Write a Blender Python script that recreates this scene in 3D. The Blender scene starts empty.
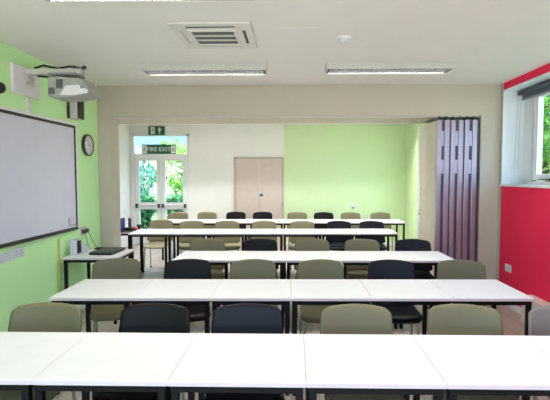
import bpy, bmesh, math, random
from mathutils import Vector, Matrix
C = bpy.context.scene.collection
S = bpy.context.scene
PI = math.pi

# ------------------------------------------------------------ camera
cd = bpy.data.cameras.new('camera')
cd.sensor_width = 36; cd.lens = 444 / 550 * 36; cd.shift_x = -0.0185; cd.clip_start = .05; cd.clip_end = 200
cam = bpy.data.objects.new('camera', cd); C.objects.link(cam)
cam.location = (0, 0, 1.61)
cam.rotation_euler = (PI/2 - math.atan(24/444), 0, math.radians(1.0))
S.camera = cam

# ------------------------------------------------------------ world, sun, exposure
SKY_BACK_BOOST = 3.6; SKY_EAST_BOOST = 1.1
W = bpy.data.worlds.new('world'); S.world = W; W.use_nodes = True
nt = W.node_tree; nt.nodes.clear()
wo = nt.nodes.new('ShaderNodeOutputWorld'); bg = nt.nodes.new('ShaderNodeBackground')
tc = nt.nodes.new('ShaderNodeTexCoord'); sp = nt.nodes.new('ShaderNodeSeparateXYZ'); cr = nt.nodes.new('ShaderNodeValToRGB')
nt.links.new(tc.outputs['Generated'], sp.inputs[0]); nt.links.new(sp.outputs['Z'], cr.inputs[0])
cr.color_ramp.elements[0].position = 0.0; cr.color_ramp.elements[0].color = (1, 1, 1, 1)
cr.color_ramp.elements[1].position = 0.45; cr.color_ramp.elements[1].color = (.30, .55, .95, 1)
e = cr.color_ramp.elements.new(.044); e.color = (1, 1, 1, 1)
e = cr.color_ramp.elements.new(.068); e.color = (.34, .62, .86, 1)
# sky strengthened behind the camera and to the east, to light the room
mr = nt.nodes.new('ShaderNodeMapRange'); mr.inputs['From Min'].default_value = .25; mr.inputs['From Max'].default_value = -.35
mr.inputs['To Min'].default_value = 1.3; mr.inputs['To Max'].default_value = SKY_BACK_BOOST
cmb = nt.nodes.new('ShaderNodeMath'); cmb.operation = 'MULTIPLY_ADD'; cmb.inputs[1].default_value = -SKY_EAST_BOOST
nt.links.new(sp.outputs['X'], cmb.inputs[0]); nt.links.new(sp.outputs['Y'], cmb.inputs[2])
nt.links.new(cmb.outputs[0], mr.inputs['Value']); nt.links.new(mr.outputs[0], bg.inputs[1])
nt.links.new(cr.outputs[0], bg.inputs[0])
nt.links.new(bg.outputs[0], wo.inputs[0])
sd = bpy.data.lights.new('sun', 'SUN'); sd.energy = 7.0; sd.angle = .02; sd.color = (1, .95, .85)
so = bpy.data.objects.new('sun', sd); C.objects.link(so)
so.rotation_euler = Vector((-.25, .10, -.96)).to_track_quat('-Z', 'Y').to_euler()
so.location = (6, -6, 12)
S.view_settings.view_transform = 'Standard'; S.view_settings.look = 'None'
S.view_settings.gamma = 1; S.view_settings.use_curve_mapping = False
S.view_settings.exposure = 0.62
LAMP_E = 36.0       # each ceiling lamp, front room
LAMP_R = 112.0       # each added, unseen ceiling lamp of the rear room

# ------------------------------------------------------------ helpers
def lin(c):
    return tuple(((v/255)/12.92 if v/255 <= .04045 else ((v/255+.055)/1.055)**2.4) for v in c)
MATS = {}
def mat(name, rgb, rough=.5, metal=0, spec=.5, noise=0.0, scale=8.0, bump=0.0, emit=None, es=0):
    m = bpy.data.materials.new(name); m.use_nodes = True
    n = m.node_tree; b = n.nodes['Principled BSDF']; c = lin(rgb)
    b.inputs['Roughness'].default_value = rough; b.inputs['Metallic'].default_value = metal
    b.inputs['Specular IOR Level'].default_value = spec
    b.inputs['Base Color'].default_value = (*c, 1)
    t = n.nodes.new('ShaderNodeTexCoord'); no = n.nodes.new('ShaderNodeTexNoise')
    n.links.new(t.outputs['Object'], no.inputs['Vector']); no.inputs['Scale'].default_value = scale
    no.inputs['Detail'].default_value = 4
    r = n.nodes.new('ShaderNodeValToRGB'); k = max(noise, .015)
    r.color_ramp.elements[0].position = .3; r.color_ramp.elements[0].color = (*[v*(1-k) for v in c], 1)
    r.color_ramp.elements[1].position = .7; r.color_ramp.elements[1].color = (*[min(1, v*(1+k)) for v in c], 1)
    n.links.new(no.outputs['Fac'], r.inputs[0]); n.links.new(r.outputs[0], b.inputs['Base Color'])
    if bump:
        bn = n.nodes.new('ShaderNodeBump'); bn.inputs['Strength'].default_value = bump; bn.inputs['Distance'].default_value = .002
        n2 = n.nodes.new('ShaderNodeTexNoise'); n2.inputs['Scale'].default_value = scale*25
        n.links.new(t.outputs['Object'], n2.inputs['Vector'])
        n.links.new(n2.outputs['Fac'], bn.inputs['Height']); n.links.new(bn.outputs[0], b.inputs['Normal'])
    if emit:
        b.inputs['Emission Color'].default_value = (*lin(emit), 1); b.inputs['Emission Strength'].default_value = es
    MATS[name] = m
    return m
M = {}
M['ceiling'] = mat('ceiling_paint', (236, 234, 229), .9, bump=.1, scale=4)
M['beige'] = mat('beige_wall_paint', (190, 183, 168), .85, bump=.15, scale=4)
M['cream'] = mat('cream_wall_paint', (238, 238, 232), .85, bump=.15, scale=4)
M['lime'] = mat('lime_wall_paint', (200, 246, 178), .8, bump=.15, scale=4)
M['green'] = mat('soft_green_wall_paint', (208, 231, 184), .8, bump=.15, scale=4)
M['pink'] = mat('crimson_wall_paint', (240, 26, 80), .7, bump=.15, scale=4)
M['white'] = mat('white_gloss_paint', (232, 234, 236), .35)
M['reveal'] = mat('white_reveal_paint', (222, 230, 236), .8)
M['laminate'] = mat('white_laminate', (232, 230, 229), .38, spec=.5)
M['edging'] = mat('pale_edge_banding', (214, 202, 206), .45)
M['black'] = mat('black_powder_coat', (7, 7, 8), .5, spec=.2)
M['olive'] = mat('olive_grey_plastic', (108, 103, 78), .5, spec=.3, noise=.03)
M['greyish'] = mat('stone_grey_plastic', (112, 108, 104), .42, noise=.03)
M['dark'] = mat('charcoal_plastic', (13, 10, 11), .5, spec=.2, noise=.04)
M['navy'] = mat('blue_black_plastic', (12, 11, 24), .45, spec=.22, noise=.04)
M['chrome'] = mat('brushed_steel_tube', (170, 170, 165), .3, metal=.8)
M['plastic'] = mat('white_plastic', (226, 226, 228), .4)
M['plastic_l'] = mat('pale_lilac_plastic', (206, 206, 220), .4)
M['fascia'] = mat('off_white_vent_plastic', (222, 220, 214), .5)
M['grey'] = mat('mid_grey_plastic', (140, 142, 144), .5)
M['louvre'] = mat('dark_louvre_blade', (52, 52, 50), .55, spec=.25)
M['lgrey'] = mat('light_grey_enamel', (196, 196, 190), .5)
M['projgrey'] = mat('projector_casing_grey', (160, 163, 156), .45)
M['dgrey'] = mat('dark_grey_plastic', (60, 62, 62), .5)
M['blk'] = mat('black_plastic', (14, 14, 16), .35)
M['board'] = mat('whiteboard_enamel', (208, 210, 226), .3, spec=.5)
M['doorlam'] = mat('taupe_door_laminate', (206, 190, 180), .5, noise=.03)
M['doorfr'] = mat('taupe_door_frame', (186, 172, 162), .5)
M['alu'] = mat('satin_aluminium', (158, 150, 164), .34, metal=.75)
M['seal'] = mat('dark_rubber_seal', (70, 66, 78), .6)
M['panel'] = mat('ivory_panel_vinyl', (222, 214, 196), .6)
M['sign'] = mat('exit_sign_green', (10, 92, 68), .5)
M['signw'] = mat('exit_sign_white', (238, 244, 240), .5)
M['blue'] = mat('fire_door_disc_blue', (30, 110, 140), .5)
M['casing'] = mat('pipe_casing_paint', (214, 196, 188), .6)
M['blindf'] = mat('grey_blind_fabric', (98, 104, 112), .8)
M['yellow'] = mat('lime_yellow_trunking', (196, 200, 90), .5)
M['brown'] = mat('brown_plug_plastic', (88, 66, 50), .5)
M['bluec'] = mat('blue_cover', (36, 56, 110), .6)
M['red'] = mat('coral_red_plastic', (214, 96, 90), .6)
M['bark'] = mat('bark', (92, 74, 56), .9, noise=.3, scale=6)
M['grass'] = mat('lawn_grass', (112, 136, 88), .9, noise=.3, scale=2)
M['tube'] = mat('fluorescent_tube', (250, 250, 245), .4, emit=(255, 248, 236), es=1.2)

# floor planks
def floor_mat():
    m = bpy.data.materials.new('pale_plank_floor'); m.use_nodes = True; n = m.node_tree; b = n.nodes['Principled BSDF']
    t = n.nodes.new('ShaderNodeTexCoord'); mp = n.nodes.new('ShaderNodeMapping'); br = n.nodes.new('ShaderNodeTexBrick')
    mp.inputs['Rotation'].default_value = (0, 0, PI/2)
    n.links.new(t.outputs['Object'], mp.inputs[0]); n.links.new(mp.outputs[0], br.inputs[0])
    br.inputs['Scale'].default_value = 1; br.inputs['Brick Width'].default_value = 1.2; br.inputs['Row Height'].default_value = .19
    br.inputs['Mortar Size'].default_value = .004
    br.inputs['Color1'].default_value = (*lin((186, 174, 164)), 1); br.inputs['Color2'].default_value = (*lin((170, 158, 148)), 1)
    br.inputs['Mortar'].default_value = (*lin((120, 108, 100)), 1)
    no = n.nodes.new('ShaderNodeTexNoise'); m2 = n.nodes.new('ShaderNodeMapping'); m2.inputs['Scale'].default_value = (14, 1.2, 1)
    n.links.new(t.outputs['Object'], m2.inputs[0]); n.links.new(m2.outputs[0], no.inputs['Vector']); no.inputs['Scale'].default_value = 3; no.inputs['Detail'].default_value = 6
    mx = n.nodes.new('ShaderNodeMixRGB'); mx.blend_type = 'MULTIPLY'; mx.inputs[0].default_value = .35
    n.links.new(br.outputs[0], mx.inputs[1]); n.links.new(no.outputs['Fac'], mx.inputs[2]); n.links.new(mx.outputs[0], b.inputs['Base Color'])
    b.inputs['Roughness'].default_value = .32
    return m
M['floor'] = floor_mat()
def glass_mat():
    m = bpy.data.materials.new('window_glass'); m.use_nodes = True; n = m.node_tree
    n.nodes.remove(n.nodes['Principled BSDF']); o = n.nodes['Material Output']
    tr = n.nodes.new('ShaderNodeBsdfTransparent'); tr.inputs[0].default_value = (.95, .98, .98, 1)
    gl = n.nodes.new('ShaderNodeBsdfGlossy'); gl.inputs[1].default_value = .03
    mx = n.nodes.new('ShaderNodeMixShader'); fr = n.nodes.new('ShaderNodeFresnel'); fr.inputs[0].default_value = 1.25
    ge = n.nodes.new('ShaderNodeNewGeometry'); ml = n.nodes.new('ShaderNodeMath'); ml.operation = 'SUBTRACT'; ml.use_clamp = True
    n.links.new(fr.outputs[0], ml.inputs[0]); n.links.new(ge.outputs['Backfacing'], ml.inputs[1]); n.links.new(ml.outputs[0], mx.inputs[0]); n.links.new(tr.outputs[0], mx.inputs[1]); n.links.new(gl.outputs[0], mx.inputs[2])
    n.links.new(mx.outputs[0], o.inputs[0]); return m
M['glass'] = glass_mat()
def leaf_mat(name, a, b_, c_):
    m = bpy.data.materials.new(name); m.use_nodes = True; n = m.node_tree
    n.nodes.remove(n.nodes['Principled BSDF']); o = n.nodes['Material Output']
    t = n.nodes.new('ShaderNodeTexCoord'); no = n.nodes.new('ShaderNodeTexNoise'); no.inputs['Scale'].default_value = 5.5; no.inputs['Detail'].default_value = 3
    n.links.new(t.outputs['Object'], no.inputs['Vector']); r = n.nodes.new('ShaderNodeValToRGB')
    r.color_ramp.elements[0].position = .38; r.color_ramp.elements[0].color = (*lin(a), 1)
    r.color_ramp.elements[1].position = .64; r.color_ramp.elements[1].color = (*lin(c_), 1)
    e = r.color_ramp.elements.new(.5); e.color = (*lin(b_), 1)
    n.links.new(no.outputs['Fac'], r.inputs[0])
    d = n.nodes.new('ShaderNodeBsdfDiffuse'); tl = n.nodes.new('ShaderNodeBsdfTranslucent'); mx = n.nodes.new('ShaderNodeMixShader'); mx.inputs[0].default_value = .4
    n.links.new(r.outputs[0], d.inputs[0]); n.links.new(r.outputs[0], tl.inputs[0])
    n.links.new(d.outputs[0], mx.inputs[1]); n.links.new(tl.outputs[0], mx.inputs[2]); n.links.new(mx.outputs[0], o.inputs[0]); return m
M['leaf'] = leaf_mat('fresh_leaves', (110, 165, 70), (170, 215, 110), (225, 240, 165))
M['leaft'] = leaf_mat('teal_leaves', (60, 130, 110), (130, 190, 160), (190, 225, 200))
M['leafd'] = leaf_mat('blue_green_leaves', (30, 90, 66), (70, 145, 95), (140, 200, 140))

def box(bm, x0, x1, y0, y1, z0, z1, bev=0, seg=2, mi=0, rot=None, piv=None):
    r = bmesh.ops.create_cube(bm, size=1)
    vs = r['verts']
    bmesh.ops.scale(bm, verts=vs, vec=(abs(x1-x0), abs(y1-y0), abs(z1-z0)))
    fs = list({f for v in vs for f in v.link_faces})
    if bev:
        es = list({e for v in vs for e in v.link_edges})
        rb = bmesh.ops.bevel(bm, geom=es, offset=bev, segments=seg, affect='EDGES', profile=.5)
        vs = list({v for f in rb['faces'] for v in f.verts} | {v for v in vs if v.is_valid})
        fs = list({f for v in vs for f in v.link_faces})
    bmesh.ops.translate(bm, verts=vs, vec=((x0+x1)/2, (y0+y1)/2, (z0+z1)/2))
    if rot is not None:
        bmesh.ops.rotate(bm, verts=vs, cent=piv or ((x0+x1)/2, (y0+y1)/2, (z0+z1)/2), matrix=rot)
    for f in fs: f.material_index = mi
    return vs
def tube(bm, pts, r, n=8, r2=None, cap=True):
    pts = [Vector(p) for p in pts]; rings = []
    for i, p in enumerate(pts):
        d = (pts[min(i+1, len(pts)-1)] - pts[max(i-1, 0)]).normalized()
        a = Vector((0, 0, 1)) if abs(d.z) < .9 else Vector((1, 0, 0))
        u = d.cross(a).normalized(); v = d.cross(u)
        rr = r if r2 is None else r + (r2-r)*i/(len(pts)-1)
        rings.append([bm.verts.new(p + u*rr*math.cos(2*PI*k/n) + v*rr*math.sin(2*PI*k/n)) for k in range(n)])
    for a, b in zip(rings, rings[1:]):
        for k in range(n): f = bm.faces.new((a[k], a[(k+1) % n], b[(k+1) % n], b[k])); f.smooth = True
    if cap: bm.faces.new(rings[0]); bm.faces.new(rings[-1][::-1])
def lathe(bm, prof, n=24, axis='Z', at=(0, 0, 0)):
    rings = []
    for r, h in prof:
        ring = []
        for k in range(n):
            a = 2*PI*k/n; p = (r*math.cos(a), r*math.sin(a), h)
            if axis == 'X': p = (h, r*math.cos(a), r*math.sin(a))
            if axis == 'Y': p = (r*math.cos(a), h, r*math.sin(a))
            ring.append(bm.verts.new(Vector(p) + Vector(at)))
        rings.append(ring)
    for a, b in zip(rings, rings[1:]):
        for k in range(n): f = bm.faces.new((a[k], a[(k+1) % n], b[(k+1) % n], b[k])); f.smooth = True
    bm.faces.new(rings[0]); bm.faces.new(rings[-1][::-1])
def prism(bm, pts, a0, a1, axis):       # outline pts in the plane across axis, extruded a0..a1
    def P(p, a):
        return {'X': (a, p[0], p[1]), 'Y': (p[0], a, p[1]), 'Z': (p[0], p[1], a)}[axis]
    A = [bm.verts.new(P(p, a0)) for p in pts]; B = [bm.verts.new(P(p, a1)) for p in pts]
    n = len(pts)
    bm.faces.new(A); bm.faces.new(B[::-1])
    for k in range(n): bm.faces.new((A[k], B[k], B[(k+1) % n], A[(k+1) % n]))
def obj(name, bm, mats, parent=None, recalc=True):
    if recalc: bmesh.ops.recalc_face_normals(bm, faces=bm.faces)
    me = bpy.data.meshes.new(name); bm.to_mesh(me); bm.free()
    for m in (mats if isinstance(mats, (list, tuple)) else [mats]): me.materials.append(m)
    o = bpy.data.objects.new(name, me); C.objects.link(o)
    if parent is not None: o.parent = parent
    return o
def bx(name, m, dims, parent=None, bev=0, rot=None):
    bm = bmesh.new(); box(bm, *dims, bev=bev, rot=rot); return obj(name, bm, m, parent)
def tag(o, label, cat, group=None):
    o['label'] = label; o['category'] = cat
    if group: o['group'] = group
    return o
def thing(name, label, cat, loc=(0, 0, 0), rz=0, group=None):
    o = bpy.data.objects.new(name, None); C.objects.link(o); o.location = loc; o.rotation_euler = (0, 0, rz)
    o.empty_display_size = .1
    return tag(o, label, cat, group)
def struct(o, label=None):
    o['kind'] = 'structure'
    if label: o['label'] = label
    return o
def local(bmfun, loc):                  # build with world coordinates, store relative to loc
    bm = bmesh.new(); bmfun(bm); bmesh.ops.translate(bm, verts=bm.verts, vec=-Vector(loc)); return bm
def wbx(name, m, dims, parent, bev=0, mi=None):   # world-space box under a non-rotated parent
    bm = bmesh.new(); box(bm, *dims, bev=bev); bmesh.ops.translate(bm, verts=bm.verts, vec=-Vector(parent.location))
    return obj(name, bm, m, parent)
def text_mesh(name, s, size, m, loc, rot, parent, ext=.001, align='CENTER'):
    cu = bpy.data.curves.new(name, 'FONT'); cu.body = s; cu.size = size; cu.extrude = ext; cu.align_x = align; cu.align_y = 'CENTER'
    to = bpy.data.objects.new(name, cu); C.objects.link(to)
    dg = bpy.context.evaluated_depsgraph_get(); me = bpy.data.meshes.new_from_object(to.evaluated_get(dg))
    bpy.data.objects.remove(to); bpy.data.curves.remove(cu)
    me.materials.clear(); me.materials.append(m)
    o = bpy.data.objects.new(name, me); C.objects.link(o); o.parent = parent; o.location = loc; o.rotation_euler = rot
    return o
def dup(root, loc, rz, label, group=None, sx=1.0, mats=None):
    r = root.copy(); C.objects.link(r); r.location = loc; r.rotation_euler = (0, 0, rz); r.scale = (sx, 1, 1)
    r['label'] = label
    if group: r['group'] = group
    for ch in list(root.children):
        c = ch.copy(); C.objects.link(c); c.parent = r
        for g in ch.children:
            d = g.copy(); C.objects.link(d); d.parent = c
    return r

# ------------------------------------------------------------ structure
XL, XR, YH, YB, H = -2.55, 2.66, 5.80, 10.3, 2.78
RL, RR = -3.79, 2.60                    # rear room side walls
Y0 = -2.0
struct(bx('floor', M['floor'], (RL-.15, 3.1, Y0, YB+.15, -.1, 0)))
struct(bx('ceiling', M['ceiling'], (RL-.15, 3.15, Y0, YB+.15, H, H+.15)))
struct(bx('wall_left', M['lime'], (XL-.15, XL, Y0, YH, 0, H)))
# right wall: crimson below the sill and above the head, opening Y 1.6..5.72
WY0, WY1, WZ0, WZ1 = 1.6, 5.72, 1.505, 2.69
bm = bmesh.new()
box(bm, XR, 3.0, Y0, WY1, 0, WZ0-.02); box(bm, XR, 3.0, Y0, WY1, WZ1, H)
box(bm, XR, 3.0, Y0, WY0, WZ0-.02, WZ1)
struct(obj('wall_right', bm, M['pink']))
struct(bx('wall_pier_right', M['beige'], (XR, 3.0, WY1, YH, 0, H)))
# plaster reveal lining
bm = bmesh.new()
box(bm, XR-.004, 3.0, WY1-.012, WY1, WZ0, WZ1); box(bm, XR-.004, 3.0, WY0, WY0+.012, WZ0, WZ1)
box(bm, XR-.004, 3.0, WY0, WY1, WZ1-.012, WZ1)
struct(obj('trim_reveal', bm, M['reveal']))
bm = bmesh.new(); box(bm, XR-.02, 3.0, WY0, WY1, WZ0-.024, WZ0, bev=.004)
struct(obj('trim_sill', bm, M['white']))
# partition wall with wide opening; thick bulkhead above
bm = bmesh.new()
SOF = 2.385
box(bm, RL-.15, 3.0, YH, YH+.83, SOF, H)
struct(obj('wall_header', bm, M['beige']))
bm = bmesh.new(); box(bm, RL-.15, -2.37, YH, YH+.24, 0, SOF); struct(obj('wall_jamb_left', bm, M['beige']))
bm = bmesh.new(); box(bm, 2.42, 3.0, YH, YH+.9, 0, SOF); struct(obj('wall_jamb_right', bm, M['beige']))
# rear room
EX0, EX1, EZ1 = -3.745, -2.40, 2.60     # exterior door opening
bm = bmesh.new()
box(bm, EX1, -.207, YB, YB+.15, 0, H); box(bm, EX0, EX1, YB, YB+.15, EZ1, H); box(bm, RL, EX0, YB, YB+.15, 0, H)
struct(obj('wall_back', bm, M['cream']))
struct(bx('wall_back_green', M['green'], (-.207, RR+.15, YB, YB+.15, 0, H)))
struct(bx('wall_rear_left', M['cream'], (RL-.15, RL, YH+.22, YB+.15, 0, H)))
bm = bmesh.new()    # rear right wall with a window hidden behind the folded partition
box(bm, RR, RR+.15, 9.1, YB, 0, H); box(bm, RR, RR+.15, YH+.9, 9.1, 0, 1.0); box(bm, RR, RR+.15, YH+.9, 9.1, 2.5, H); box(bm, RR, RR+.15, YH+.9, 7.2, 1.0, 2.5)
struct(obj('wall_rear_right', bm, M['green']))
# skirtings
def skirt(name, dims): 
    bm = bmesh.new(); box(bm, *dims, bev=.004); struct(obj(name, bm, M['white']))
skirt('baseboard_right', (XR-.015, XR, Y0, YH-.005, 0, .08))
skirt('baseboard_left', (XL, XL+.015, Y0, YH-.005, 0, .08))
skirt('baseboard_back', (-.19, RR-.002, YB-.015, YB, 0, .08))
# low pipe casing along the right wall
bm = bmesh.new(); box(bm, XR-.13, XR, Y0, 4.90, 0.0, .30, bev=.008)
struct(obj('trim_pipe_casing', bm, M['casing']))

# window_1 : frame, seal, sashes, glass
wf = thing('window_1', None, None, (2.92, 0, 0)); del wf['label']; del wf['category']; struct(wf, 'tall sided white casement window high in the crimson wall')
bm = bmesh.new()
FX0, FX1 = 2.92-.0, 2.985
ss = [(5.47, 4.30), (4.22, 3.05), (2.97, 1.90)]
def wl(b): bmesh.ops.translate(b, verts=b.verts, vec=(-2.92, 0, 0)); return b
box(bm, FX0, FX1, 5.50, WY1-.012, WZ0, WZ1-.012, bev=.004)
box(bm, FX0, FX1, WY0+.012, 1.87, WZ0, WZ1-.012, bev=.004)
box(bm, FX0, FX1, 1.87, 5.50, WZ0, 1.545, bev=.004); box(bm, FX0, FX1, 1.87, 5.50, WZ1-.06, WZ1-.012, bev=.004)
for y in (4.26, 3.01): box(bm, FX0, FX1, y-.03, y+.03, 1.545, WZ1-.06, bev=.004)
obj('window_frame', wl(bm), M['white'], wf)
bm = bmesh.new(); box(bm, FX0+.012, FX1, 1.872, 5.498, 1.547, 2.628)
# seal is a thin dark rim: ring of four strips
bm.free(); bm = bmesh.new()
box(bm, FX0+.01, FX1-.01, 5.47, 5.498, 1.547, 2.628); box(bm, FX0+.01, FX1-.01, 1.872, 1.90, 1.547, 2.628)
obj('seal', wl(bm), M['seal'], wf)
for (a, b) in ss:
    bm = bmesh.new(); w = .1
    box(bm, FX0-.012, FX1-.01, a-w, a, 1.56, 2.62, bev=.006); box(bm, FX0-.012, FX1-.01, b, b+w, 1.56, 2.62, bev=.006)
    box(bm, FX0-.012, FX1-.01, b+w, a-w, 1.56, 1.635, bev=.006); box(bm, FX0-.012, FX1-.01, b+w, a-w, 2.545, 2.62, bev=.006)
    s = obj('sash', wl(bm), M['white'], wf)
    bm = bmesh.new(); box(bm, 2.95, 2.956, b+w, a-w, 1.635, 2.545); obj('pane', wl(bm), M['glass'], s)
    bm = bmesh.new()
    box(bm, 2.885, 2.908, a-.62, a-.18, 1.565, 1.577, bev=.003); box(bm, 2.875, 2.908, a-.62, a-.42, 1.56, 1.582, bev=.005)
    obj('stay_handle', wl(bm), M['blk'], s)

# door_1 : glazed exterior double door with transom
d1 = thing('door_1', None, None, (-3.07, YB, 0)); del d1['label']; del d1['category']; struct(d1, 'white glazed double fire exit door with transom')
def dw(name, m, boxes, parent, bev=.004, base=None):
    bm = bmesh.new()
    for d in boxes: box(bm, *d, bev=bev)
    bmesh.ops.translate(bm, verts=bm.verts, vec=(3.07, -YB, 0)); return obj(name, bm, m, parent)
dw('door_frame', M['white'], [(EX0, EX0+.06, YB-.02, YB+.1, 0, EZ1), (EX1-.06, EX1, YB-.02, YB+.1, 0, EZ1), (EX0, EX1, YB-.02, YB+.1, EZ1-.07, EZ1), (EX0+.06, EX1-.06, YB-.02, YB+.1, 2.05, 2.12)], d1)
dw('transom_pane', M['glass'], [(EX0+.06, EX1-.06, YB+.04, YB+.046, 2.12, EZ1-.07)], d1, 0)
mid = (EX0+EX1)/2
for a, b in ((EX0+.065, mid-.004), (mid+.004, EX1-.065)):
    lf = dw('door_leaf', M['white'], [(a, a+.1, YB, YB+.05, .02, 2.045), (b-.1, b, YB, YB+.05, .02, 2.045), (a+.1, b-.1, YB, YB+.05, .02, .25), (a+.1, b-.1, YB, YB+.05, .83, .99), (a+.1, b-.1, YB, YB+.05, 1.96, 2.045)], d1)
    dw('pane', M['glass'], [(a+.1, b-.1, YB+.02, YB+.026, .25, .83), (a+.1, b-.1, YB+.02, YB+.026, .99, 1.96)], lf, 0)
    dw('push_bar', M['lgrey'], [(a+.05, b-.05, YB-.06, YB-.035, .90, .93)], lf)
    dw('bar_bracket', M['dgrey'], [(a+.02, a+.07, YB-.07, YB, .87, .96), (b-.07, b-.02, YB-.07, YB, .87, .96)], lf)

# door_2 : taupe double cupboard door
d2 = thing('door_2', None, None, (-.786, YB, 0)); del d2['label']; del d2['category']; struct(d2, 'taupe flush double door in the cream wall')
DX0, DX1 = -1.365, -.21
def dw2(name, m, boxes, parent, bev=.003):
    bm = bmesh.new()
    for d in boxes: box(bm, *d, bev=bev)
    bmesh.ops.translate(bm, verts=bm.verts, vec=(.786, -YB, 0)); return obj(name, bm, m, parent)
dw2('door_frame', M['doorfr'], [(DX0, DX0+.05, YB-.03, YB, 0, 2.05), (DX1-.05, DX1, YB-.03, YB, 0, 2.05), (DX0, DX1, YB-.03, YB, 2.0, 2.05)], d2)
dm = (DX0+DX1)/2
l1 = dw2('door_leaf', M['doorlam'], [(DX0+.053, dm-.004, YB-.018, YB-.001, .01, 1.997)], d2)
l2 = dw2('door_leaf', M['doorlam'], [(dm+.004, DX1-.053, YB-.018, YB-.001, .01, 1.997)], d2)
bm = bmesh.new(); lathe(bm, [(.001, 0), (.045, 0), (.045, -.003), (.001, -.003)], axis='Y', at=(dm+.06+.786, -.018, 1.17)); obj('notice_disc', bm, M['blue'], l2)
bm = bmesh.new(); lathe(bm, [(.052, -.0002), (.052, -.0015), (.047, -.0015), (.047, -.0002)], axis='Y', at=(dm+.06+.786, -.0185, 1.17)); obj('disc_rim', bm, M['signw'], l2)

# ------------------------------------------------------------ folding partition stack
fp = thing('folding_partition', 'folded stack of ivory partition panels with satin aluminium edges by the opening', 'partition', (2.12, YH, 0))
PW = .178; PX = 1.855
for k in range(3):
    x0 = PX + k*PW
    p = wbx('panel', M['panel'], (x0+.004, x0+PW-.012, YH+.035, YH+.82, .02, 2.33), fp, bev=.003)
    bm = bmesh.new()
    box(bm, x0+.006, x0+.062, YH+.0, YH+.034, .02, 2.335, bev=.006); box(bm, x0+.104, x0+PW-.012, YH+.0, YH+.034, .02, 2.335, bev=.006)
    box(bm, x0+.062, x0+.104, YH+.012, YH+.034, .02, 2.335, bev=.002)
    bmesh.ops.translate(bm, verts=bm.verts, vec=-Vector(fp.location)); obj('edge_profile', bm, M['alu'], p)
    bm = bmesh.new()
    for z0, z1 in ((2.19, 2.33), (1.82, 2.0), (.06, 1.64)): box(bm, x0+.07, x0+.098, YH+.004, YH+.0118, z0, z1, bev=.001)
    bmesh.ops.translate(bm, verts=bm.verts, vec=-Vector(fp.location)); obj('hinge_slot', bm, M['seal'], p)
    bm = bmesh.new(); box(bm, x0+PW-.0115, x0+PW+.0035, YH+.006, YH+.8, .02, 2.33)
    bmesh.ops.translate(bm, verts=bm.verts, vec=-Vector(fp.location)); obj('seal', bm, M['seal'], p)
    bm = bmesh.new(); 
    for q in (.04, .13): lathe(bm, [(.001, 2.335), (.018, 2.335), (.018, 2.365), (.006, 2.37), (.006, 2.384), (.001, 2.384)], n=10, at=(x0+q, YH+.03, 0))
    bmesh.ops.translate(bm, verts=bm.verts, vec=-Vector(fp.location)); obj('trolley', bm, M['blk'], p)
wbx('end_post', M['white'], (PX-.004, PX+.004, YH+.70, YH+.84, .02, 2.335), fp)
bm = bmesh.new(); lathe(bm, [(.001, 0), (.014, 0), (.014, -.006), (.001, -.006)], n=14, axis='X', at=(PX-.004, YH+.72, 1.115)); lathe(bm, [(.001, 0), (.017, 0), (.017, -.006), (.001, -.006)], n=14, axis='X', at=(PX-.004, YH+.72, 1.06))
bmesh.ops.translate(bm, verts=bm.verts, vec=-Vector(fp.location)); obj('lock', bm, M['dgrey'], fp)
bm = bmesh.new(); box(bm, -2.36, 2.41, YH+.005, YH+.055, 2.371, 2.3849, bev=.002); struct(obj('trim_track', bm, M['lgrey']))
bpy.data.objects['trim_track'].location = (0, .03, 0)

# ------------------------------------------------------------ tables
ROW = ['nearest', 'second', 'third', 'fourth', 'farthest']
ORD = ['leftmost', 'second from left', 'third from left', 'fourth from left', 'fifth from left', 'sixth from left', 'seventh from left', 'eighth from left']
TW, TD = .585, .59
def make_table(label, group):
    t = thing('classroom_table', label, 'table', (0, 0, 0), 0, group)
    bm = bmesh.new(); box(bm, -TW/2+.0015, TW/2-.0015, .002, TD-.002, .706, .73, bev=.003); obj('tabletop', bm, M['laminate'], t)
    bm = bmesh.new()
    box(bm, -TW/2+.001, TW/2-.001, 0, .002, .709, .727); box(bm, -TW/2+.001, TW/2-.001, TD-.002, TD, .709, .727)
    box(bm, -TW/2, -TW/2+.0014, 0, TD, .709, .727); box(bm, TW/2-.0014, TW/2, 0, TD, .709, .727)
    obj('edge_band', bm, M['edging'], t)
    bm = bmesh.new(); a = TW/2-.012; z0, z1 = .676, .706
    box(bm, -a, a, .012, .037, z0, z1); box(bm, -a, a, TD-.037, TD-.012, z0, z1)
    box(bm, -a, -a+.025, .037, TD-.037, z0, z1); box(bm, a-.025, a, .037, TD-.037, z0, z1)
    obj('underframe', bm, M['black'], t)
    for sx in (-1, 1):
        for y in (.012, TD-.044):
            x0 = sx*a - (0.032 if sx > 0 else 0)
            bm = bmesh.new(); box(bm, x0, x0+.032, y, y+.032, .012, .676, bev=.003); box(bm, x0+.002, x0+.03, y+.002, y+.03, 0, .012)
            obj('leg', bm, M['black'], t)
    return t
rows = [(-1.735, 1.85, 1.855, 1.843, 6), (-1.768, 1.742, 3.14, 3.185, 6), (-1.268, 1.712, 4.585, 4.615, 5), (-2.52, 1.625, 6.72, 6.81, 7), (-2.52, 2.147, 8.38, 8.45, 8)]
proto = None; tables = []
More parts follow.
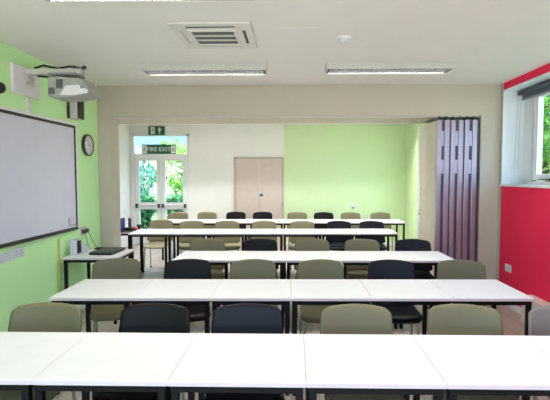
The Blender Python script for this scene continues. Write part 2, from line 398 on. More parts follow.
for ri, (xa, xb, ya, yb, n) in enumerate(rows):
    ang = math.atan2(yb-ya, xb-xa); pitch = (xb-xa)/n
    g = 'tables of the %s row' % ROW[ri]
    for k in range(n):
        pos = ORD[k] if k < n-1 else 'rightmost'
        lab = 'white topped black legged square table, %s in the %s row of tables' % (pos, ROW[ri])
        x = xa + (k+.5)*pitch; y = ya + (yb-ya)*(k+.5)/n
        if proto is None: proto = make_table(lab, g); t = proto; t.location = (x, y, 0); t.rotation_euler = (0, 0, ang); t.scale = ((pitch-.0008)/TW, 1, 1)
        else: t = dup(proto, (x, y, 0), ang, lab, g, sx=(pitch-.0008)/TW)
tt = dup(proto, (-2.197, 4.70, 0), 0, 'small white topped desk against the lime wall carrying a closed black laptop')
tt.name = 'side_desk'; tt['category'] = 'desk'; del tt['group']

# ------------------------------------------------------------ chairs
def shell_back(bm):
    NU, NV = 20, 18; T = .011; zb, zt = .47, .843; R = .036
    def pt(u, v, off):
        z = zb + (zt-zb)*v
        w = .226 - .020*v
        # rounded corners top and bottom
        dt = (zt - z) / R
        if dt < 1: w -= R*.8*(1-math.sqrt(max(0, 1-(1-dt)**2)))
        db = (z - zb) / .04
        if db < 1: w -= .04*(1-math.sqrt(max(0, 1-(1-db)**2)))
        x = u*w
        z2 = z - .024*v*(x/.21)**2
        y = .165 + .055*v + .02*v*v - .03*(x/.21)**2
        return Vector((x, y+off, z2))
    g = [[[bm.verts.new(pt(-1+2*i/NU, j/NV, o)) for i in range(NU+1)] for j in range(NV+1)] for o in (0, T)]
    for s in (0, 1):
        for j in range(NV):
            for i in range(NU):
                q = (g[s][j][i], g[s][j][i+1], g[s][j+1][i+1], g[s][j+1][i])
                f = bm.faces.new(q if s == 0 else q[::-1]); f.smooth = True
    for i in range(NU):
        bm.faces.new((g[0][NV][i], g[0][NV][i+1], g[1][NV][i+1], g[1][NV][i])); bm.faces.new((g[0][0][i+1], g[0][0][i], g[1][0][i], g[1][0][i+1]))
    for j in range(NV):
        bm.faces.new((g[0][j][0], g[0][j+1][0], g[1][j+1][0], g[1][j][0])); bm.faces.new((g[0][j+1][NU], g[0][j][NU], g[1][j][NU], g[1][j+1][NU]))
def shell_seat(bm):
    NU, NV = 16, 16; T = .012
    def pt(u, v, off):
        y = -.215 + .40*v
        w = .212 - .02*v; R = .06
        d0 = (y+.215)/R; d1 = (.185-y)/.05
        if d0 < 1: w -= R*.7*(1-math.sqrt(max(0, 1-(1-d0)**2)))
        if d1 < 1: w -= .04*(1-math.sqrt(max(0, 1-(1-d1)**2)))
        x = u*w
        z = .452 - .010*math.cos(u*PI/2) - (.035*((.2-v)/.2)**2 if v < .2 else 0) + (.025*((v-.75)/.25)**2 if v > .75 else 0)
        return Vector((x, y, z-off))
    g = [[[bm.verts.new(pt(-1+2*i/NU, j/NV, o)) for i in range(NU+1)] for j in range(NV+1)] for o in (0, T)]
    for s in (0, 1):
        for j in range(NV):
            for i in range(NU):
                q = (g[s][j][i], g[s][j][i+1], g[s][j+1][i+1], g[s][j+1][i])
                f = bm.faces.new(q if s == 0 else q[::-1]); f.smooth = True
    for i in range(NU):
        bm.faces.new((g[0][NV][i], g[0][NV][i+1], g[1][NV][i+1], g[1][NV][i])); bm.faces.new((g[0][0][i+1], g[0][0][i], g[1][0][i], g[1][0][i+1]))
    for j in range(NV):
        bm.faces.new((g[0][j][0], g[0][j+1][0], g[1][j+1][0], g[1][j][0])); bm.faces.new((g[0][j+1][NU], g[0][j][NU], g[1][j][NU], g[1][j+1][NU]))
def make_chair(m, label, group):
    t = thing('classroom_chair', label, 'chair', (0, 0, 0), 0, group)
    bm = bmesh.new(); shell_seat(bm); obj('seat', bm, m, t)
    bm = bmesh.new(); shell_back(bm); obj('backrest', bm, m, t)
    bm = bmesh.new()                      # bracket joining seat and back
    for sx in (-1, 1):
        tube(bm, [(sx*.12, .10, .432), (sx*.12, .175, .438), (sx*.12, .198, .47), (sx*.12, .205, .56)], .009, 8)
    obj('back_bracket', bm, m, t)
    bm = bmesh.new()
    tube(bm, [(-.165, -.15, .418), (.165, -.15, .418)], .010, 8); tube(bm, [(-.165, .14, .418), (.165, .14, .418)], .010, 8)
    tube(bm, [(-.15, -.15, .418), (-.15, .14, .418)], .010, 8); tube(bm, [(.15, -.15, .418), (.15, .14, .418)], .010, 8)
    obj('seat_frame', bm, M['chrome'], t)
    for sx in (-1, 1):
        for (ya, yb) in ((-.15, -.175), (.14, .20)):
            bm = bmesh.new(); tube(bm, [(sx*.165, ya, .425), (sx*.175, ya, .38), (sx*.19, yb, .012)], .0105, 10)
            l = obj('leg', bm, M['chrome'], t)
            bm = bmesh.new(); tube(bm, [(sx*.19, yb, 0), (sx*.19, yb, .02)], .014, 10); obj('foot_cap', bm, M['blk'], l)
    return t
CN = {'olive': 'olive grey', 'dark': 'charcoal', 'navy': 'blue black', 'greyish': 'stone grey'}
# (x of backrest, y of backrest, angle in degrees, colour)
chairs = [
 [(-1.48, 2.62, 2, 'olive'), (-.82, 2.62, -2, 'dark'), (-.27, 2.62, 3, 'navy'), (.375, 2.62, 0, 'olive'), (1.02, 2.63, -8, 'olive'), (1.60, 2.60, -8, 'greyish')],
 [(-1.64, 4.07, 20, 'olive'), (-.97, 4.05, 10, 'dark'), (-.37, 4.05, 8, 'olive'), (.25, 4.05, 4, 'olive'), (.90, 4.05, -5, 'navy'), (1.535, 4.05, -11, 'olive')],
 [(-1.05, 5.40, 9, 'olive'), (-.40, 5.40, 4, 'dark'), (.235, 5.40, 0, 'olive'), (.84, 5.40, -3, 'olive'), (1.46, 5.40, -7, 'navy')],
 [(-2.32, 7.765, 0, 'olive'), (-1.75, 7.62, 12, 'olive'), (-1.14, 7.62, 10, 'olive'), (-.50, 7.62, 6, 'olive'), (.16, 7.62, -3, 'olive'), (.79, 7.62, -6, 'navy'), (1.35, 7.62, -3, 'navy')],
 [(-2.45, 9.42, 4, 'olive'), (-1.83, 9.46, -3, 'olive'), (-1.22, 9.5, 0, 'dark'), (-.65, 9.5, 0, 'dark'), (.09, 9.42, 2, 'olive'), (.65, 9.42, 3, 'dark'), (1.22, 9.42, 2, 'olive'), (1.85, 9.42, 0, 'olive')]]
protos = {}
for ri, lst in enumerate(chairs):
    g = 'chairs behind the %s row of tables' % ROW[ri]
    n = len(lst)
    for k, (xb, yb, a, col) in enumerate(lst):
        pos = ORD[k] if k < n-1 else 'rightmost'
        lab = '%s plastic chair, %s among chairs behind the %s table row' % (CN[col], pos, ROW[ri])
        a = math.radians(a); loc = (xb + .23*math.sin(a), yb - .23*math.cos(a), 0)
        if col not in protos:
            c = make_chair(M[col], lab, g); protos[col] = c; c.location = loc; c.rotation_euler = (0, 0, a)
        else: dup(protos[col], loc, a, lab, g)

# ------------------------------------------------------------ whiteboard wall
wb = thing('whiteboard', 'large white wall board with white outer frame and black inner trim on the lime wall', 'whiteboard', (XL, 4.0, 1.6))
B0, B1, BZ0, BZ1 = 2.75, 5.15, .99, 2.215
def wbw(name, m, boxes, parent, bev=0, base=None):
    bm = bmesh.new()
    for d in boxes: box(bm, *d, bev=bev)
    bmesh.ops.translate(bm, verts=bm.verts, vec=-Vector((base or wb).location)); return obj(name, bm, m, parent)
wbw('writing_surface', M['board'], [(XL+.001, XL+.022, B0+.03, B1-.03, BZ0+.03, BZ1-.05)], wb)
wbw('outer_frame', M['white'], [(XL+.001, XL+.04, B0, B1, BZ1-.028, BZ1), (XL+.001, XL+.04, B1-.02, B1, BZ0+.02, BZ1-.028), (XL+.001, XL+.04, B0, B0+.02, BZ0+.02, BZ1-.028)], wb, .003)
wbw('inner_trim', M['blk'], [(XL+.001, XL+.034, B0+.02, B1-.02, BZ1-.055, BZ1-.028), (XL+.001, XL+.034, B1-.034, B1-.02, BZ0+.03, BZ1-.055), (XL+.001, XL+.034, B0+.02, B0+.034, BZ0+.03, BZ1-.055), (XL+.001, XL+.034, B0, B1, BZ0-.006, BZ0+.025)], wb, .002)
t = thing('board_notice', 'small pale notice box stuck in the lower right corner of the whiteboard', 'notice', (XL+.022, 5.02, 1.09))
bm = bmesh.new(); box(bm, 0, .004, -.09, .09, -.055, .055, bev=.001); obj('card', bm, M['plastic_l'], t)
bm = bmesh.new(); box(bm, .004, .0048, -.075, -.055, -.04, .045); box(bm, .004, .0048, -.05, .075, -.045, -.035); obj('printing', bm, M['grey'], t)

# sockets and switches: helper building a plate facing +X or -X or -Y
def plate(name, label, cat, loc, w, h, facing, kind, m=None, group=None):
    rz = {'+X': 0, '-X': PI, '-Y': -PI/2}[facing]
    t = thing(name, label, cat, loc, rz, group)
    bm = bmesh.new(); box(bm, 0, .01, -w/2, w/2, -h/2, h/2, bev=.003); obj('plate', bm, m or M['plastic'], t)
    k = 2 if w > .12 else 1
    for i in range(k):
        yc = (i-(k-1)/2)*w*.48
        if kind == 'socket':
            bm = bmesh.new()
            box(bm, .0102, .0112, yc-.004, yc+.004, .006, .02); box(bm, .0102, .0112, yc-.018, yc-.008, -.018, -.011); box(bm, .0102, .0112, yc+.008, yc+.018, -.018, -.011)
            obj('socket_hole', bm, M['dgrey'], t)
            bm = bmesh.new(); box(bm, .0102, .0145, yc+.022-.006, yc+.022+.006, .018, .034, bev=.001); obj('rocker', bm, M['plastic'], t)
        else:
            bm = bmesh.new(); box(bm, .0102, .0145, yc-.012, yc+.012, -.02, .02, bev=.002); obj('rocker', bm, M['plastic_l'], t)
    return t
plate('wall_socket', 'white double socket low on the crimson wall', 'socket', (XR, 5.47, .475), .146, .09, '-X', 'socket')
plate('light_switch', 'pale single plate under the whiteboard, next to the wider plate', 'switch', (XL, 3.905, .895), .086, .09, '+X', 'switch', M['plastic_l'])
plate('data_socket', 'wide pale double socket plate under the whiteboard bottom edge', 'socket', (XL, 4.045, .90), .146, .086, '+X', 'socket', M['plastic_l'])
plate('light_switch', 'pale single plate under the whiteboard at the left edge of the photo', 'switch', (XL, 3.79, .89), .086, .09, '+X', 'switch', M['plastic_l'])
sk = plate('wall_socket', 'white double socket with brown plugs above the side desk', 'socket', (XL, 5.32, .945), .16, .10, '+X', 'socket', M['casing'])
p = plate('wall_socket', 'small white socket on the green back wall above a far chair', 'socket', (1.394, YB, .90), .11, .09, '-Y', 'socket')
for i, y in enumerate((-.04, .04)):
    bm = bmesh.new(); box(bm, .0116, .05, y-.024, y+.024, -.026, .022, bev=.006); obj('plug', bm, M['brown'] if i else M['dgrey'], sk)
bm = bmesh.new(); box(bm, .0116, .045, -.022, .022, -.04, -.006, bev=.006); obj('plug', bm, M['dgrey'], p)

# clock
ck = thing('wall_clock', 'round white faced wall clock with dark grey rim on the lime wall', 'clock', (XL, 5.47, 1.99)); ck.scale = (.9, .9, .9)
bm = bmesh.new(); lathe(bm, [(.001, .001), (.146, .001), (.150, .012), (.148, .038), (.135, .042), (.130, .030), (.001, .030)], n=40, axis='X'); obj('rim', bm, M['dgrey'], ck)
bm = bmesh.new(); lathe(bm, [(.001, .0302), (.129, .0302), (.129, .032), (.001, .032)], n=40, axis='X'); obj('dial', bm, M['plastic'], ck)
bm = bmesh.new()
for k in range(12):
    a = k*PI/6; box(bm, .0321, .033, -.003, .003, .100, .118, rot=Matrix.Rotation(a, 3, 'X'), piv=(0, 0, 0))
obj('hour_mark', bm, M['dgrey'], ck)
bm = bmesh.new(); box(bm, .0331, .0345, -.004, .004, -.01, .065, rot=Matrix.Rotation(-1.9, 3, 'X'), piv=(0, 0, 0)); obj('hour_hand', bm, M['blk'], ck)
bm = bmesh.new(); box(bm, .0346, .036, -.003, .003, -.015, .10, rot=Matrix.Rotation(.6, 3, 'X'), piv=(0, 0, 0)); obj('minute_hand', bm, M['blk'], ck)

# wall speaker
ws = thing('wall_speaker', 'slim grey speaker with black grille above the whiteboard corner', 'speaker', (XL, 5.12, 2.45))
bm = bmesh.new(); box(bm, .012, .10, -.075, .075, -.19, .19, bev=.008); obj('cabinet', bm, M['lgrey'], ws)
bm = bmesh.new(); box(bm, .1, .115, -.07, .07, -.185, .185, bev=.006); obj('grille', bm, M['blk'], ws)
bm = bmesh.new(); box(bm, .0, .012, -.11, .06, -.185, .185, bev=.003); obj('wall_shadow_strip', bm, M['blk'], ws)  # black strip standing in for the speaker's shadow on the wall

# projector mount and projector
pm = thing('projector_mount', 'white wall plate with long arm holding the projector above the whiteboard', 'bracket', (XL, 4.22, 2.5))
bm = bmesh.new(); box(bm, .0, .03, -.215, .22, -.135, .135, bev=.012, seg=3); obj('wall_plate', bm, M['plastic'], pm)
bm = bmesh.new(); box(bm, .03, .57, -.045, .045, .065, .115, bev=.008); obj('arm', bm, M['lgrey'], pm)
bm = bmesh.new(); box(bm, .03, .035, -.02, .12, -.03, .06, bev=.002); box(bm, .035, .06, -.03, .03, -.0, .1, bev=.004); obj('arm_bracket', bm, M['lgrey'], pm)
bm = bmesh.new(); tube(bm, [(.10, -.0, .125), (.2, -.02, .15), (.32, .01, .128), (.45, -.01, .14), (.55, 0, .125)], .010, 8); tube(bm, [(.12, .02, .06), (.25, .03, .045), (.38, .0, .05), (.5, 0, .07)], .009, 8); obj('cable', bm, M['blk'], pm)
for x, y in ((.50, -.03), (.59, -.02), (.55, .03)):
    bm = bmesh.new(); lathe(bm, [(.001, .115), (.018, .115), (.018, .135), (.01, .145), (.001, .145)], n=12, at=(x, y, 0)); obj('adjuster', bm, M['dgrey'], pm)
bm = bmesh.new(); box(bm, .28, .54, -.1, .1, .045, .065, bev=.004); obj('mounting_plate', bm, M['grey'], pm)
pj = thing('projector', 'white and grey projector hanging from the arm above the whiteboard', 'projector', (-2.07, 4.22, 2.437)); pj.scale = (.68, .9, .82)
PJ = bmesh.new()
out = [(-.27, -.12), (-.27, .10), (-.12, .105), (.18, .085), (.30, -.03), (.29, -.09), (.1, -.115), (-.12, -.13)]
# body: side outline in XZ extruded along Y, nose on the right
prism(PJ, [(x, z) for x, z in out], -.15, .15, 'Y')
bmesh.ops.bevel(PJ, geom=list(PJ.edges), offset=.012, segments=2, affect='EDGES')
obj('body', PJ, M['projgrey'], pj)
bm = bmesh.new(); prism(bm, [(-.10, -.10), (-.02, -.0), (.15, .01), (.28, -.045), (.275, -.08), (.09, -.106)], -.156, -.1495, 'Y'); obj('side_cover', bm, M['plastic'], pj)
bm = bmesh.new(); box(bm, -.255, -.17, -.157, -.1495, -.095, -.02, bev=.003); obj('vent', bm, M['dgrey'], pj)
bm = bmesh.new(); box(bm, -.15, -.06, -.157, -.1495, -.03, .07, bev=.003); obj('vent', bm, M['dgrey'], pj)
bm = bmesh.new()
for i in range(6): box(bm, -.253, -.172, -.16, -.1571, -.09+i*.013, -.086+i*.013)
for i in range(7): box(bm, -.148, -.062, -.16, -.1571, -.024+i*.013, -.020+i*.013)
obj('vent_louvre', bm, M['grey'], pj)
bm = bmesh.new(); box(bm, .18, .24, -.158, -.156, -.03, -.0, bev=.001); box(bm, .20, .22, -.158, -.156, .01, .014); obj('connector', bm, M['grey'], pj)
bm = bmesh.new(); box(bm, XL+.0, XL+.022, 4.235, 4.275, 2.216, 2.36, bev=.003); tag(obj('cable_trunking', bm, M['plastic']), 'white cable trunking dropping from the projector plate to the board', 'trunking')
bm = bmesh.new(); lathe(bm, [(.001, 0), (.05, 0), (.052, .02), (.04, .05), (.02, .062), (.001, .064)], n=24, axis='X'); o = obj('wall_sensor', bm, M['blk']); o.location = (XL, 3.83, 2.37)
tag(o, 'round black dome on the lime wall at the left edge of the photo', 'sensor')

# ------------------------------------------------------------ ceiling items
def lamp(x0, y0, label, power, L=1.31, Wd=.24, D=.07):
    t = thing('ceiling_light', label, 'light', (x0+L/2, y0+Wd/2, H), 0, 'ceiling lights')
    bm = bmesh.new(); a, b = L/2, Wd/2
    box(bm, -a, a, -b, b, -.022, 0, bev=.002); box(bm, -a, a, -b, -b+.012, -D, -.022); box(bm, -a, a, b-.012, b, -D, -.022)
    box(bm, -a, -a+.015, -b+.012, b-.012, -D, -.022); box(bm, a-.015, a, -b+.012, b-.012, -D, -.022)
    box(bm, -.008, .008, -b-.001, -b+.012, -D, -.002)
    obj('housing', bm, M['lgrey'], t)
    bm = bmesh.new()
    for i in range(26): x = -a+.03+i*(L-.06)/25; box(bm, x-.0015, x+.0015, -b+.013, b-.013, -D-.001, -D+.026)
    for j in range(-2, 3): box(bm, -a+.015, a-.015, j*.036-.001, j*.036+.001, -D-.001, -D+.034)
    obj('louvre', bm, M['louvre'], t)
    for s in (-1, 1):
        bm = bmesh.new(); tube(bm, [(-a+.03, s*.055, -.036), (a-.03, s*.055, -.036)], .008, 10); obj('tube', bm, M['tube'] if power else M['white'], t)
    if not power: return t
    ld = bpy.data.lights.new('lamp_light', 'AREA'); ld.shape = 'RECTANGLE'; ld.size = L-.08; ld.size_y = Wd-.05; ld.energy = power; ld.color = (1, .98, .955)
    lo = bpy.data.objects.new('lamp_light', ld); C.objects.link(lo); lo.parent = t; lo.location = (0, 0, -D+.0355)
    return t
lamp(-1.59, 4.66, 'long grey ceiling light on the left, beyond the air vent', LAMP_E)
lamp(.345, 4.63, 'long grey ceiling light on the right, past the smoke detector', LAMP_E)
lamp(-1.56, 2.605, 'ceiling light cut off by the top edge of the photo', LAMP_E)
for x, y in ((.345, 2.42), (-1.59, .2), (.345, .2)): lamp(x, y, '%s unseen ceiling light added above the %s' % ('right' if x > 0 else 'left', 'nearest row of tables' if y > 1 else 'photographer, outside the photo'), LAMP_E)  # unseen lights added overhead for more downlight in the front room
for x, y in ((-2.9, 7.2), (-.9, 7.2), (1.0, 7.2), (-2.9, 9.0), (-.9, 9.0), (1.0, 9.0)): lamp(x, y, '%s of the ceiling lights added above the %s row of tables, hidden by the beam' % ({-2.9: 'leftmost', -.9: 'middle one', 1.0: 'rightmost'}[x], 'fourth' if y < 8 else 'farthest'), LAMP_R)  # unseen lamps added to brighten the rear room and its walls

ac = thing('air_vent', 'square white ceiling air conditioning cassette with slatted grille', 'vent', (-.64, 3.74, H))
bm = bmesh.new(); box(bm, -.32, .32, -.33, .33, -.022, 0, bev=.01); obj('fascia', bm, M['fascia'], ac)
bm = bmesh.new(); box(bm, -.17, .17, -.17, .17, -.024, -.0221); obj('recess', bm, M['dgrey'], ac)
bm = bmesh.new(); box(bm, -.19, .19, -.19, -.17, -.032, -.0221); box(bm, -.19, .19, .17, .19, -.032, -.0221); box(bm, -.19, -.17, -.17, .17, -.032, -.0221); box(bm, .17, .19, -.17, .17, -.032, -.0221)
obj('grille_frame', bm, M['fascia'], ac)
for i in range(2):
    y = -.057+i*.114; bm = bmesh.new(); box(bm, -.17, .17, y-.018, y+.018, -.031, -.0245, bev=.001); obj('slat', bm, M['lgrey'], ac)
for i, (dx, dy, w, h) in enumerate(((0, -.255, .19, .012), (0, .255, .19, .012), (-.25, 0, .012, .17), (.25, 0, .012, .17))):
    bm = bmesh.new(); box(bm, dx-w, dx+w, dy-h, dy+h, -.0235, -.0222); obj('outlet_slot', bm, M['dgrey'] if i in (0, 3) else M['lgrey'], ac)
sm = thing('smoke_detector', 'small round white smoke detector on the ceiling', 'smoke detector', (.43, 3.82, H))
bm = bmesh.new(); lathe(bm, [(.001, 0), (.055, 0), (.055, -.018), (.001, -.018)], n=24); obj('base', bm, M['plastic'], sm)
bm = bmesh.new(); lathe(bm, [(.001, -.018), (.046, -.018), (.044, -.028), (.036, -.042), (.001, -.048)], n=24); obj('sensing_head', bm, M['plastic_l'], sm)
hp = thing('ceiling_hatch', 'flat white access hatch in the ceiling beside the air vent', 'hatch', (.01, 3.73, H))
bm = bmesh.new(); box(bm, -.19, .19, -.17, .17, -.0025, 0, bev=.001); obj('frame', bm, M['ceiling'], hp)
bm = bmesh.new(); box(bm, -.17, .17, -.15, .15, -.0035, -.0026); obj('panel', bm, M['ceiling'], hp)

# ------------------------------------------------------------ blind
rb = thing('roller_blind', 'dark grey roller blind rolled up at the head of the window', 'blind', (2.83, 3.7, 2.64))
bm = bmesh.new(); tube(bm, [(0, -1.96, 0), (0, 1.95, 0)], .030, 16); obj('roll', bm, M['blindf'], rb)
bm = bmesh.new(); box(bm, .026, .029, -1.95, 1.94, -.075, 0); obj('fabric_drop', bm, M['blindf'], rb)
bm = bmesh.new(); box(bm, .018, .036, -1.95, 1.94, -.092, -.074, bev=.003); obj('bottom_bar', bm, M['grey'], rb)
bm = bmesh.new(); box(bm, -.03, .03, 1.951, 1.965, -.035, .036, bev=.002); obj('end_bracket', bm, M['lgrey'], rb)
bm = bmesh.new(); box(bm, -.03, .03, -1.975, -1.961, -.035, .036, bev=.002); obj('end_bracket', bm, M['lgrey'], rb)
bm = bmesh.new()
for x in (-.036, .0): tube(bm, [(x-.01, 1.9, -.02), (x-.03, 1.9, -.95)], .0025, 6)
obj('pull_chain', bm, M['lgrey'], rb)

# ------------------------------------------------------------ signs in the rear room
sg = thing('fire_exit_sign', 'long green FIRE EXIT sign across the glazed transom', 'sign', (-3.11, YB-.012, 2.225))
bm = bmesh.new(); box(bm, -.40, .40, 0, .01, -.115, .115, bev=.002); obj('board', bm, M['sign'], sg)
text_mesh('lettering', 'FIRE EXIT', .135, M['signw'], (0, -.002, 0), (PI/2, 0, 0), sg)
def runner(bm, cx, cz, s, flip=1):      # running figure built from short bars
    def b(x0, z0, x1, z1, r): tube(bm, [(cx+flip*x0*s, -.003, cz+z0*s), (cx+flip*x1*s, -.003, cz+z1*s)], r*s, 6)
    lathe(bm, [(.001, 0), (.13*s, 0), (.13*s, -.004), (.001, -.004)], n=12, axis='Y', at=(cx+flip*.12*s, 0, cz+.72*s))
    b(.05, .5, -.08, 0, .11); b(.05, .45, .36, .28, .06); b(.03, .48, -.3, .42, .06); b(-.3, .42, -.42, .2, .05)
    b(-.08, 0, .22, -.25, .08); b(.22, -.25, .16, -.65, .07); b(-.08, 0, -.25, -.35, .08); b(-.25, -.35, -.58, -.38, .07)
for s in (-1, 1):
    bm = bmesh.new(); box(bm, s*.335-.052, s*.335+.052, -.002, -.0002, -.09, .09); obj('pictogram_panel', bm, M['signw'], sg)
    bm = bmesh.new(); runner(bm, s*.335, -.005, .09, -s); bmesh.ops.translate(bm, verts=bm.verts, vec=(0, -.001, 0)); obj('running_figure', bm, M['sign'], sg)
es = thing('exit_light_box', 'small green exit light box above the glazed door', 'sign', (-3.148, YB, 2.655))
bm = bmesh.new(); box(bm, -.185, .185, -.07, -.001, -.1, .1, bev=.006); obj('housing', bm, M['sign'], es)
bm = bmesh.new(); box(bm, -.125, -.03, -.073, -.0705, -.075, .075); obj('pictogram_panel', bm, M['signw'], es)
bm = bmesh.new(); runner(bm, -.078, -.005, .075); bmesh.ops.translate(bm, verts=bm.verts, vec=(0, -.073, 0)); obj('running_figure', bm, M['sign'], es)
bm = bmesh.new(); box(bm, .065, .095, -.073, -.0705, -.07, .01); prism(bm, [(.03, .005), (.13, .005), (.08, .075)], -.073, -.0705, 'Y'); obj('arrow', bm, M['signw'], es)

# ------------------------------------------------------------ things on the side desk
lp = thing('laptop', 'closed black laptop on the small side desk', 'laptop', (-2.13, 5.04, .73), math.radians(-2))
bm = bmesh.new(); box(bm, -.13, .13, -.19, .19, .003, .020, bev=.004); obj('base', bm, M['blk'], lp)
bm = bmesh.new(); box(bm, -.13, .13, -.19, .19, .0205, .032, bev=.004); obj('lid', bm, M['dgrey'], lp)
bm = bmesh.new()
for sx in (-.1, .1):
    for sy in (-.16, .16): box(bm, sx-.008, sx+.008, sy-.008, sy+.008, 0, .003)
obj('foot', bm, M['blk'], lp)
sp_ = thing('desktop_speaker', 'pale lilac desktop speaker with black front against the lime wall', 'speaker', (-2.455, 4.93, .73))
bm = bmesh.new(); box(bm, -.04, .04, -.05, .05, 0, .17, bev=.01); obj('cabinet', bm, M['plastic_l'], sp_)
bm = bmesh.new(); box(bm, .041, .05, -.04, .04, .012, .155, bev=.003); obj('grille', bm, M['blk'], sp_)
s2 = thing('power_adapter_box', 'small bluish white box beside the desktop speaker', 'box', (-2.42, 5.06, .73), .2)
bm = bmesh.new(); box(bm, -.03, .03, -.035, .035, 0, .11, bev=.008); obj('case', bm, M['plastic_l'], s2)
bm = bmesh.new(); box(bm, .0301, .032, -.02, .02, .07, .09); obj('display', bm, M['bluec'], s2)
cb = thing('power_cable', 'black cables hanging from the socket and coiled on the side desk', 'cable', (-2.4, 5.3, .73))
bm = bmesh.new()
def sag(a, b, k, dip): return [Vector(a).lerp(Vector(b), i/k) + Vector((0, 0, -dip*math.sin(PI*i/k))) for i in range(k+1)]
tube(bm, sag((-.10, .06, .20), (.05, -.03, .006), 10, .02), .003, 6)
tube(bm, sag((-.10, -.02, .20), (-.02, -.08, .006), 10, .03), .003, 6)
tube(bm, [Vector((.08+.055*math.cos(a*.5), -.06+.035*math.sin(a*.5), .006+.0006*a)) for a in range(30)], .004, 6)
obj('lead', bm, M['blk'], cb)
bm = bmesh.new(); box(bm, .06, .12, -.10, -.03, .004, .03, bev=.006); obj('adapter', bm, M['blk'], cb); 
bm = bmesh.new(); box(bm, XL, XL+.018, 4.73, 4.755, .02, .93, bev=.003); tag(obj('cable_trunking', bm, M['yellow']), 'thin lime yellow trunking running up the wall behind the side desk', 'trunking')

# far small desk with office things
fd = dup(proto, (-2.835, 6.86, 0), 0, 'small desk with dark top beside the left end of the fourth row'); fd.name = 'side_desk'; fd['category'] = 'desk'; del fd['group']
for ch in fd.children:
    if ch.name.startswith('tabletop'): ch.data = ch.data.copy(); ch.data.materials[0] = M['blk']; ch['label'] = 'black tabletop'
ft = thing('desk_phone', 'black desk telephone with grey upright handset by the far glazed door', 'telephone', (-2.685, 7.25, .73))
bm = bmesh.new(); box(bm, -.065, .065, -.11, .11, 0, .035, bev=.01); obj('base', bm, M['blk'], ft)
bm = bmesh.new(); box(bm, -.03, .02, -.02, .01, .036, .19, bev=.01); obj('handset', bm, M['dgrey'], ft)
o = bmesh.new(); box(o, -.015, .015, -.09, .09, .012, .20, bev=.004); o = obj('ring_binder', o, M['bluec']); o.location = (-2.80, 7.2, .718); tag(o, 'dark blue ring binder standing left of the far telephone', 'binder')
o = bmesh.new(); lathe(o, [(.001, 0), (.03, 0), (.034, .07), (.03, .07), (.027, .006), (.001, .006)], n=18); o = obj('beaker', o, M['blk']); o.location = (-2.58, 7.36, .73); tag(o, 'small black beaker beside the far telephone', 'cup')
o = bmesh.new(); box(o, -.035, .035, -.03, .03, 0, .035, bev=.008); o = obj('tape_box', o, M['red']); o.location = (-2.58, 7.2, .73); tag(o, 'small coral red box at the edge of the far desk', 'box')

# ------------------------------------------------------------ outdoors
struct(bx('ground', M['grass'], (-30, 30, YB+.16, 45, -.3, -.12)))
struct(bx('ground', M['grass'], (3.2, 40, -20, YB+.159, -.3, -.12)))
def foliage(name, m, blobs, n, size, seed, parent):
    rnd = random.Random(seed); bm = bmesh.new()
    for _ in range(n):
        c, r = rnd.choice(blobs)
        while True:
            v = Vector((rnd.uniform(-1, 1), rnd.uniform(-1, 1), rnd.uniform(-1, 1)))
            if .25 < v.length < 1: break
        p = Vector(c) + Vector((v.x*r[0], v.y*r[1], v.z*r[2]))
        R_ = Matrix.Rotation(rnd.uniform(0, 6.28), 3, 'Z') @ Matrix.Rotation(rnd.uniform(-1.2, 1.2), 3, 'X') @ Matrix.Rotation(rnd.uniform(-.6, .6), 3, 'Y')
        s = size*rnd.uniform(.6, 1.3)
        q = [Vector((0, -s, 0)), Vector((s*.42, -.1*s, s*.06)), Vector((0, s, 0)), Vector((-s*.42, -.1*s, s*.06))]
        vs = [bm.verts.new(p + R_ @ a) for a in q]; bm.faces.new(vs)
    return obj(name, bm, m, parent, recalc=False)
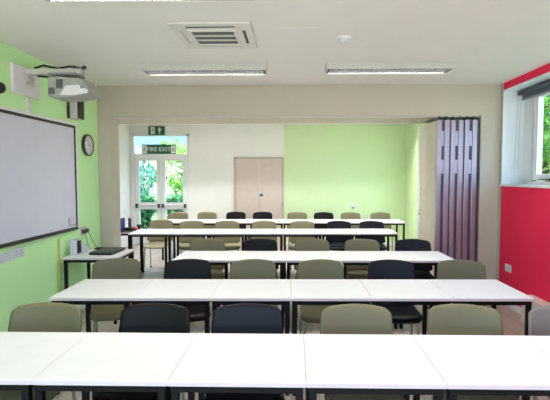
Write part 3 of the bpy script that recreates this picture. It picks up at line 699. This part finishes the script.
def tree(label, x, y, h, r, m, n, size, seed, cat='tree', group=None):
    rnd = random.Random(seed+99)
    t = thing('garden_tree', label, cat, (x, y, -.12), 0, group)
    bm = bmesh.new(); tube(bm, [(0, 0, 0), (.05, .02, h*.3), (-.03, .05, h*.6), (0, 0, h*.9)], .12, 10, r2=.04)
    for k in range(5):
        a = k*1.3; tube(bm, [(0, 0, h*(.3+.1*k)), (r*.6*math.cos(a), r*.6*math.sin(a), h*(.45+.1*k))], .04, 6, r2=.012)
    obj('trunk', bm, M['bark'], t)
    blobs = [((rnd.uniform(-r, r)*.75, rnd.uniform(-r, r)*.75, rnd.uniform(h*.28, h)), (r*.45, r*.45, h*.14)) for _ in range(12)]
    foliage('crown', m, blobs, n, size, seed, t); return t
def bush(label, x, y, r, h, m, n, size, seed, group=None):
    t = thing('garden_bush', label, 'bush', (x, y, -.12), 0, group); rnd = random.Random(seed+7)
    bm = bmesh.new()
    for k in range(6): a = k*1.05; tube(bm, [(0, 0, 0), (r*.5*math.cos(a), r*.5*math.sin(a), h*.8)], .015, 6, r2=.006)
    obj('stem', bm, M['bark'], t)
    foliage('foliage', m, [((rnd.uniform(-r, r)*.6, rnd.uniform(-r, r)*.5, rnd.uniform(h*.2, h*.85)), (r*.5, r*.5, h*.25)) for _ in range(8)], n, size, seed, t)
bush('dark blue green bush right outside the left leaf of the glazed door', -4.5, 13.0, .56, 1.15, M['leafd'], 2600, .075, 3)
bush('dark green bush outside the right leaf of the glazed door', -3.32, 13.4, .56, 1.1, M['leafd'], 2600, .075, 4)
tree('blue green tree seen through the left leaf of the glazed door', -5.35, 15.0, 2.25, .9, M['leaft'], 1100, .12, 5)
tree('bright green tree seen through the right leaf of the glazed door', -3.75, 15.9, 2.6, .9, M['leaf'], 1000, .12, 6)
tree('pale leafy tree farther off behind the glazed door', -5.0, 21, 3.2, 1.6, M['leaf'], 900, .14, 8)
tree('bright green tree outside the high window, left of the pane', 5.4, 9.6, 4.2, 1.2, M['leaf'], 4500, .09, 11)
tree('leafy green tree outside the high window, at the right edge of the photo', 6.3, 6.6, 4.4, 1.3, M['leaf'], 4500, .09, 12)
tree('darker green tree farther behind the trees outside the high window', 9.6, 12.5, 6.0, 2.2, M['leafd'], 5000, .14, 13)
